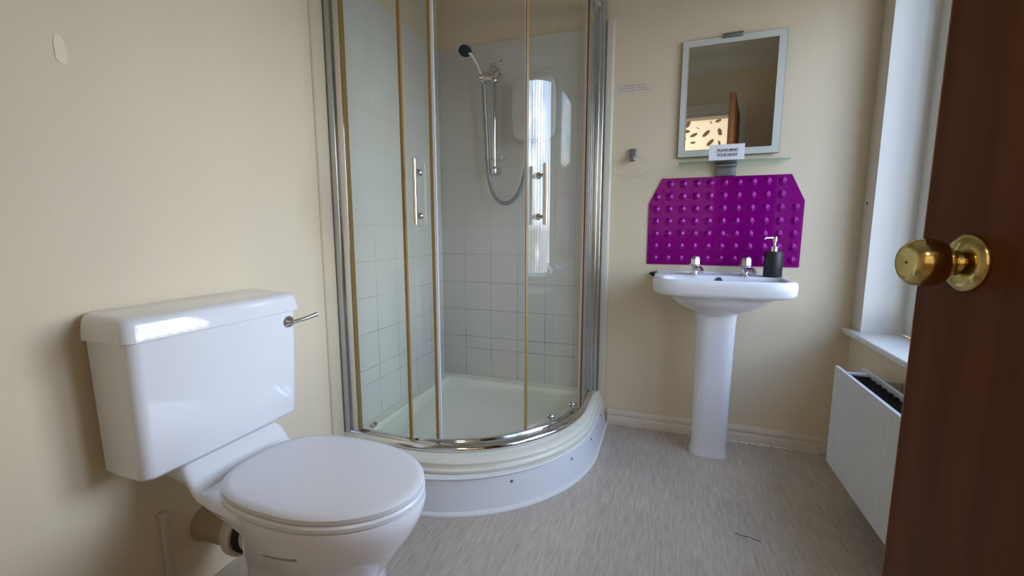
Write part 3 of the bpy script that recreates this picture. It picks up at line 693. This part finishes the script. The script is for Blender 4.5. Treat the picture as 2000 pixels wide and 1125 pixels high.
# moulded slot in the flank of the bowl, cut with a capsule
bm = B(); tube(bm, [(-.807, TY - .143, .300), (-.797, TY - .146, .301), (-.755, TY - .1485, .306), (-.705, TY - .1475, .314), (-.695, TY - .143, .315)], [.002, .0075, .0085, .0085, .002], 16)
ct = obj('cutter', bm, 'ceramic')
ct.location = (0, 0, 0)
for v in ct.data.vertices: v.co = v.co - Vector(to.location)
ct.parent = to
bpy.context.view_layer.update()
md = bo.modifiers.new('slot', 'BOOLEAN'); md.object = ct; md.operation = 'DIFFERENCE'; md.solver = 'EXACT'; md.use_self = True
bpy.context.view_layer.update()
dg = bpy.context.evaluated_depsgraph_get(); nm = bpy.data.meshes.new_from_object(bo.evaluated_get(dg)); bo.modifiers.clear()
if len(nm.polygons) > 200:
    nm.polygons.foreach_set('use_smooth', [True] * len(nm.polygons)); nm.set_sharp_from_angle(angle=math.radians(28)); bo.data = nm
bpy.data.objects.remove(ct)
def dring(z, grow=0.0, n=96):
    pts = []
    xb, xf, hw = -.990 - grow, -.503 + grow, .170 + grow; xm = -.745
    for k in range(n):
        a = 2 * PI * k / n; c, s = math.cos(a), math.sin(a)
        if c >= 0: x = xm + (xf - xm) * c; y = hw * s
        else: x = xm + (xm - xb) * math.copysign(abs(c) ** (2 / 2.9), c); y = hw * math.copysign(abs(s) ** (2 / 2.9), s)
        pts.append((x, TY + y, z))
    return pts
bm = B(); loft(bm, [dring(.3845, -.006), dring(.387, .0), dring(.396, .001), dring(.4005, -.003)]); st = obj('seat', bm, 'seat', to)
bm = B(); loft(bm, [dring(.4012, -.009), dring(.4035, -.003), dring(.4150, -.001), dring(.4195, -.006), dring(.4215, -.02), dring(.4225, -.06), dring(.423, -.13)]); obj('seat_lid', bm, 'seat', to)
for s_ in (-1, 1):
    bm = B(); lathe(bm, [(0, 0), (.011, 0), (.011, .022), (.008, .026), (0, .027)], (-.972, TY + s_ * .070, .382), (0, 0, 1), 20); obj('hinge', bm, 'seat', to)

# soil pipe connector from wall to pan
PY = .804
spn = thing('soil_pipe', 'aged beige soil pipe connector running from wall to toilet back', 'pipe', (XL, PY, .10))
bm = B(); tube(bm, [(XL + .001, PY, .175), (XL + .005, PY, .175), (XL + .10, PY, .178), (XL + .125, PY, .178)], [.057, .054, .052, .051], 36); obj('pipe', bm, 'pipe', spn)
bm = B(); lathe(bm, [(.052, .0), (.058, .004), (.058, .014), (.062, .016), (.067, .022), (.067, .036), (.062, .042), (.055, .042)], (XL + .108, PY, .178), (1, 0, 0), 40); obj('collar', bm, 'pipe_white', spn, label='off-white plastic collar')
bm = B(); lathe(bm, [(.055, 0), (.056, .012), (.052, .020), (.050, .020)], (XL + .1505, PY, .178), (1, 0, 0), 40); obj('rubber_seal', bm, 'rubber', spn, label='black rubber seal')
bm = B(); tube(bm, [(XL + .16, PY, .178), (-.955, PY, .185)], [.048, .048], 32); obj('spigot', bm, 'ceramic', spn)
# cable cover on the wall
bm = B(); box(bm, XL + .0004, XL + .012, .676, .688, .0005, .270, .002); box(bm, XL + .0004, XL + .014, .6735, .6905, .264, .276, .002)
own('pipe_cover', bm, 'pipe_white', 'thin white vertical strip on the wall left of the soil pipe', 'trunking')

# ------------------------------------------------------------------ wash basin
ws = thing('washbasin', 'white pedestal washbasin under the magenta splashback', 'sink', (.222, 2.05, 0))
bm = B(); cx_ = .2235
rg = lambda xc, yc, hx, hy, ex, z: srect(xc, yc, hx, hy, ex, z, 80)
YB = D - .002
def br(x0, x1, yf, z, ex=5, yb=YB): return rg((x0 + x1) / 2, (yf + yb) / 2, (x1 - x0) / 2, (yb - yf) / 2, ex, z)
rings = [br(.135, .300, 2.00, .640, 2.6), br(.125, .315, 1.975, .648, 2.4), br(.085, .365, 1.93, .668, 2.3), br(.045, .405, 1.90, .692, 2.4), br(.020, .432, 1.882, .716, 2.6), br(.006, .448, 1.872, .732, 3.0), br(-.018, .468, 1.862, .7345, 4.2), br(-.034, .482, 1.855, .739, 5), br(-.043, .492, 1.850, .752, 5.5), br(-.045, .494, 1.850, .785, 5.5),
         br(-.041, .490, 1.853, .799, 5.5), br(-.032, .482, 1.860, .8045, 5.5), br(-.018, .468, 1.872, .803, 5, YB - .004),
         rg(.225, 1.982, .230, .106, 5, .8025), rg(.225, 1.982, .226, .102, 4.8, .800), rg(.225, 1.982, .222, .0985, 4.6, .790), rg(.225, 1.984, .212, .092, 4.0, .762), rg(.225, 1.987, .185, .080, 3.2, .722), rg(.225, 1.995, .11, .05, 2.6, .692), rg(.225, 1.995, .03, .03, 2, .686)]
loft(bm, rings); bs = obj('basin', bm, 'ceramic', ws, angle=50)
bm = B(); box(bm, -.030, .478, D - .028, D - .001, .795, .812, .005, 3); obj('upstand', bm, 'ceramic', ws)
bm = B(); lathe(bm, [(.0, 0), (.016, 0), (.016, .002), (.0125, .003), (.0115, .001), (0, .0008)], (.228, 2.0785, .782), (0, -1, .25), 28); ov = obj('overflow', bm, ['grey_metal'], ws, label='dark overflow hole in the basin')
bm = B(); lathe(bm, [(0, .0014), (.0112, .0014), (0, .0018)], (.228, 2.0785, .782), (0, -1, .25), 20); obj('overflow_hole', bm, 'dark_mark', ov)
bm = B(); lathe(bm, [(.022, 0), (.022, .003), (.012, .004), (0, .003)], (.225, 1.995, .6865), (0, 0, 1), 28); obj('waste', bm, 'chrome', ws)
bm = B()
def ped(hx, hy, z, yc=2.075, ex=3.2): return rg(.2235, yc, hx, hy, ex, z)
loft(bm, [ped(.080, .076, 0), ped(.080, .076, .004), ped(.0755, .072, .012), ped(.0735, .070, .05), ped(.0755, .070, .30), ped(.080, .073, .60), ped(.084, .076, .645)])
obj('pedestal', bm, 'ceramic', ws, angle=50)
def tap(x, y, z, yaw):
    bm = B()
    lathe(bm, [(.021, 0), (.021, .003), (.016, .006), (.0145, .012), (.0145, .030), (.016, .034), (.0, .036)], (x, y, z), (0, 0, 1), 28)
    c, s = math.cos(yaw), math.sin(yaw)
    tube(bm, [(x, y, z + .024), (x + s * .03, y - c * .03, z + .031), (x + s * .058, y - c * .058, z + .027), (x + s * .075, y - c * .075, z + .014)], [.012, .0125, .0115, .0105], 18)
    b = obj('tap', bm, 'chrome', ws)
    bm = B()
    lathe(bm, [(.012, .034), (.019, .039), (.0255, .046), (.0245, .070), (.019, .079), (0, .081)], (x, y, z), (0, 0, 1), 8)
    obj('tap_head', bm, 'chrome', b, angle=20)
    return b
tap(.131, 2.125, .8035, .35); tap(.335, 2.125, .8035, .30)
# soap dispenser
sd = thing('soap_dispenser', 'matt black cylindrical soap dispenser with chrome pump on the basin', 'soap dispenser', (.438, 2.115, .8035))
bm = B(); lathe(bm, [(0, 0), (.033, 0), (.0355, .003), (.0355, .104), (.033, .108), (0, .108)], (.438, 2.115, .8035), (0, 0, 1), 48); obj('bottle', bm, 'black', sd)
bm = B(); lathe(bm, [(.0145, 0), (.0145, .020), (.012, .022), (.006, .023), (.006, .040), (.0095, .042), (.0095, .060), (.008, .062), (0, .062)], (.438, 2.115, .9116), (0, 0, 1), 28)
tube(bm, [(.438, 2.115, .968), (.418, 2.108, .969), (.400, 2.100, .968), (.395, 2.098, .962)], [.0055, .0045, .004, .004], 12)
obj('pump', bm, 'chrome', sd, label='chrome pump with spout')
# black rubber stopper behind the basin corner
bm = B(); lathe(bm, [(0, 0), (.012, 0), (.011, .010), (.004, .022), (0, .026)], (-.043, D - .012, .790), (-1, -.15, .15), 18)
own('rubber_stopper', bm, 'rubber', 'small black rubber stopper poking out behind the left end of the basin', 'stopper')

# ------------------------------------------------------------------ splashback with domes
bm = B()
poly = [(-.081, .838), (-.081, 1.126), (-.026, 1.2415), (.505, 1.2415), (.561, 1.127), (.560, .838)]
def inside(x, z):
    if not (-.081 <= x <= .5605 and .838 <= z <= 1.2415): return False
    if z > 1.126:
        if x < -.081 + (z - 1.126) * (.055 / .1155) - 1e-6: return False
        if x > .561 - (z - 1.127) * (.056 / .1145) + 1e-6: return False
    return True
prism(bm, poly, D - .0008, D - .0040, 'XZ')
ndx, ndz, pit = 11, 7, .0576
for i in range(ndx):
    for j in range(ndz):
        x = -.081 + .033 + pit * i * 1.0; z = .838 + .030 + pit * j
        if all(inside(x + a, z + b) for a in (-.012, .012) for b in (-.014, .014)):
            r0 = .0115
            prof = [(r0 * 1.45, 0), (r0 * 1.15, .0012), (r0 * .92, .0038), (r0 * .6, .0062), (r0 * .25, .0074), (0, .0076)]
            t = bmesh.new(); lathe(t, [(max(a, 1e-4), b) for a, b in prof], (0, 0, 0), (0, 0, 1), 20)
            merge(bm, t, Matrix.Translation((x, D - .0039, z)) @ Matrix.Diagonal((1, 1, 1.15, 1)) @ Matrix.Rotation(PI / 2, 4, 'X'))
own('splashback', bm, 'magenta', 'glossy magenta splashback panel with raised domes and clipped top corners', 'splashback', angle=50)

# ------------------------------------------------------------------ mirror, shelf, notices, ring
mi = thing('wall_mirror', 'rectangular wall mirror with frosted border above the glass shelf', 'mirror', (.24, D - .004, 1.33))
MYAW = math.radians(0.5)
bm = B(); box(bm, .036, .446, D - .016, D - .010, 1.331, 1.836, .0008); obj('backing', bm, 'mirror_edge', mi)
bm = B(); box(bm, .038, .444, D - .0185, D - .0165, 1.333, 1.834); obj('border', bm, 'frost', mi, label='frosted border')
bm = B(); box(bm, .067, .415, D - .0205, D - .019, 1.362, 1.806)
mg = obj('mirror_glass', bm, 'mirror', mi, angle=20, label='silvered glass')
bm = B(); box(bm, .197, .279, D - .026, D - .008, 1.826, 1.846, .004, 3); obj('clip', bm, 'grey_metal', mi, label='grey top clip')
mi.rotation_euler = (0, 0, math.radians(-1.05))
for x in (.1, .38):
    bm = B(); box(bm, x, x + .02, D - .0098, D - .0005, 1.36, 1.80); obj('batten', bm, 'grey_metal', mi)
shf = thing('glass_shelf', 'narrow glass shelf on a grey bracket between mirror and splashback', 'shelf', (.24, D, 1.25))
bm = B(); box(bm, .042, .472, D - .115, D - .006, 1.292, 1.298, .001); obj('shelf_glass', bm, 'shelf_glass', shf)
bm = B(); box(bm, .200, .285, D - .020, D - .0005, 1.243, 1.318, .003); box(bm, .200, .285, D - .045, D - .012, 1.280, 1.2915, .002); box(bm, .200, .285, D - .035, D - .012, 1.2985, 1.304, .002); obj('bracket', bm, 'grey_metal', shf, label='grey metal bracket')
# head-height warning card standing on the shelf, tape on its left edge
no = thing('notice_card', 'white card on the glass shelf reading PLEASE MIND YOUR HEAD', 'notice', (.235, D - .115, 1.298))
CY = D - .108
bm = B(); box(bm, .162, .300, CY, CY + .0008, 1.2985, 1.364); card = obj('card', bm, 'paper', no)
bm = B()
text_mesh(bm, 'PLEASE MIND', .0135, Matrix.Translation((.233, CY - .0006, 1.336)) @ FACE_Y, shear=.25)
text_mesh(bm, 'YOUR HEAD!', .0135, Matrix.Translation((.233, CY - .0006, 1.317)) @ FACE_Y, shear=.25)
box(bm, .190, .276, CY - .0008, CY - .0002, 1.3325, 1.3337); box(bm, .195, .271, CY - .0008, CY - .0002, 1.3135, 1.3147)
obj('lettering', bm, 'ink', no, label='two underlined lines of black capitals')
n2_ = thing('wall_notice', 'small faded paper notice with three lines of print stuck beside the shower', 'notice', (-.17, D, 1.64))
bm = B(); box(bm, -.247, -.090, D - .0012, D - .0005, 1.640, 1.688); obj('paper', bm, 'paper2', n2_)
bm = B()
random.seed(7)
for r_, (z, spans) in enumerate(((1.675, ((-.241, -.184), (-.179, -.160), (-.153, -.113))), (1.6635, ((-.241, -.168), (-.154, -.112))), (1.652, ((-.241, -.194), (-.187, -.161), (-.155, -.094))))):
    for a, b_ in spans:
        x = a
        while x < b_ - .001:      # rows of tiny letter strokes, too small in the photograph to spell out
            hgt = random.choice((.0035, .0035, .005)); box(bm, x, x + .0013, D - .0016, D - .0010, z - .001, z - .001 + hgt)
            if random.random() < .6: box(bm, x, x + .0028, D - .0016, D - .0010, z + .0012, z + .0021)
            x += .0036
obj('print', bm, 'ink2', n2_)
tg = thing('towel_ring', 'clear plastic towel ring on a grey mount beside the shower', 'towel ring', (-.163, D, 1.30))
bm = B()
box(bm, -.182, -.146, D - .016, D - .0005, 1.345, 1.385, .005, 3); box(bm, -.177, -.151, D - .038, D - .014, 1.324, 1.352, .006, 3)
obj('mount', bm, 'grey_metal', tg, label='grey wall mount')
bm = B(); pts = []
for k in range(49):
    a = PI / 2 + 2 * PI * k / 48; c, s = math.cos(a), math.sin(a)
    pts.append((-.165 + .077 * math.copysign(abs(c) ** (2 / 2.5), c), D - .030, 1.296 + (.047 if s > 0 else .043) * math.copysign(abs(s) ** (2 / (2.1 if s > 0 else 3.2)), s)))
tube(bm, pts, .0055, 12); obj('ring', bm, 'clear', tg, label='clear D-shaped ring')

# ------------------------------------------------------------------ radiator under the window
ra = thing('radiator', 'white ribbed panel radiator on the right wall beneath the window', 'radiator', (.68, 1.40, .12))
RY0, RY1, RZ0, RZ1, RXF = .90, 1.885, .122, .500, .620
def rpanel(x, th, sgn):
    bm = B(); ys = []; nrib = 28; n = nrib * 8
    front = []
    m0 = .020
    pts = [(x, RY0)]
    span = RY1 - RY0 - 2 * m0
    for k in range(n + 1):
        y = RY0 + m0 + span * k / n; ph = (k / 8.0) % 1.0
        dpt = .0045 if .30 < ph < .70 else (0 if ph < .18 or ph > .82 else .0045 * (1 - abs((ph - .5)) / .32) * 2.0)
        pts.append((x + sgn * min(dpt, .0045), y))
    pts.append((x, RY1))
    # ribs only between a plain top and bottom margin
    zs = [(RZ0, 0), (RZ0 + .018, 0), (RZ0 + .034, 1), (RZ1 - .030, 1), (RZ1 - .014, 0), (RZ1, 0)]
    rings = [[(x + (px - x) * w_, py, z) for px, py in pts] + [(x + th * sgn, RY1, z), (x + th * sgn, RY0, z)] for z, w_ in zs]
    loft(bm, rings); return bm
obj('front_panel', rpanel(RXF, .011, 1), 'rad', ra, angle=30)
obj('rear_panel', rpanel(.712, .011, -1), 'rad', ra, angle=30)
bm = B()
n = 90; y0_, y1_ = RY0 + .05, RY1 - .05; ring0 = []
for k in range(n + 1):
    y = y0_ + (y1_ - y0_) * k / n; x = .6325 if k % 4 in (0, 1) else .698; ring0.append((x, y))
t = bmesh.new(); A_ = [t.verts.new((x, y, RZ0 + .03)) for x, y in ring0]; B_ = [t.verts.new((x, y, RZ1 - .012)) for x, y in ring0]
for i in range(n): t.faces.new((A_[i], A_[i + 1], B_[i + 1], B_[i]))
bmesh.ops.solidify(t, geom=t.faces[:], thickness=.0012); merge(bm, t); obj('convector_fins', bm, 'radin', ra)
for y in (RY1 - .065, 1.42, RY0 + .03):
    bm = B(); box(bm, RXF + .010, .702, y, y + .016, RZ1 - .020, RZ1 - .006, .002); obj('spacer', bm, 'rad', ra)
for y in (RY1 - .12, RY0 + .12):
    bm = B(); box(bm, .711, XR - .0005, y, y + .03, RZ0 + .06, RZ1 - .01, .002); obj('wall_bracket', bm, 'rad', ra)

M['pale_spot'] = mat('pale_wall_spot', (0.79, 0.70, 0.51), 0.6, var=0.04, scale=60)  # irregular patch slightly paler than the wall paint
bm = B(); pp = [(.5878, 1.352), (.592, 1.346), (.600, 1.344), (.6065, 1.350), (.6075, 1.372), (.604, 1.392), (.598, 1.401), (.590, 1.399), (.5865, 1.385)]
prism(bm, pp, XL + .0003, XL + .0012, 'YZ'); own('pale_patch', bm, 'pale_spot', 'small pale patch high on the left wall above the cistern', 'patch')
# lifted vinyl strip and grime along the foot of the back baseboard, short scratch on the floor
bm = B()
for k in range(26):
    x = .315 + k * .0145 + random.uniform(-.003, .003)
    box(bm, x, x + random.uniform(.010, .018), D - .032 + random.uniform(-.003, .003), D - .022, .0003, .004 + random.uniform(0, .004), .001)
own('sealant_strip', bm, 'caulk', 'broken silvery sealant strip along the baseboard right of the pedestal', 'sealant')
bm = B(); tube(bm, [(.262, 1.500, .0004), (.285, 1.493, .0004), (.30, 1.495, .0004), (.318, 1.487, .0004), (.335, 1.484, .0004)], .0011, 6)
own('floor_scratch', bm, 'dark_mark', 'short dark scratch on the grey floor in front of the pedestal', 'scratch')
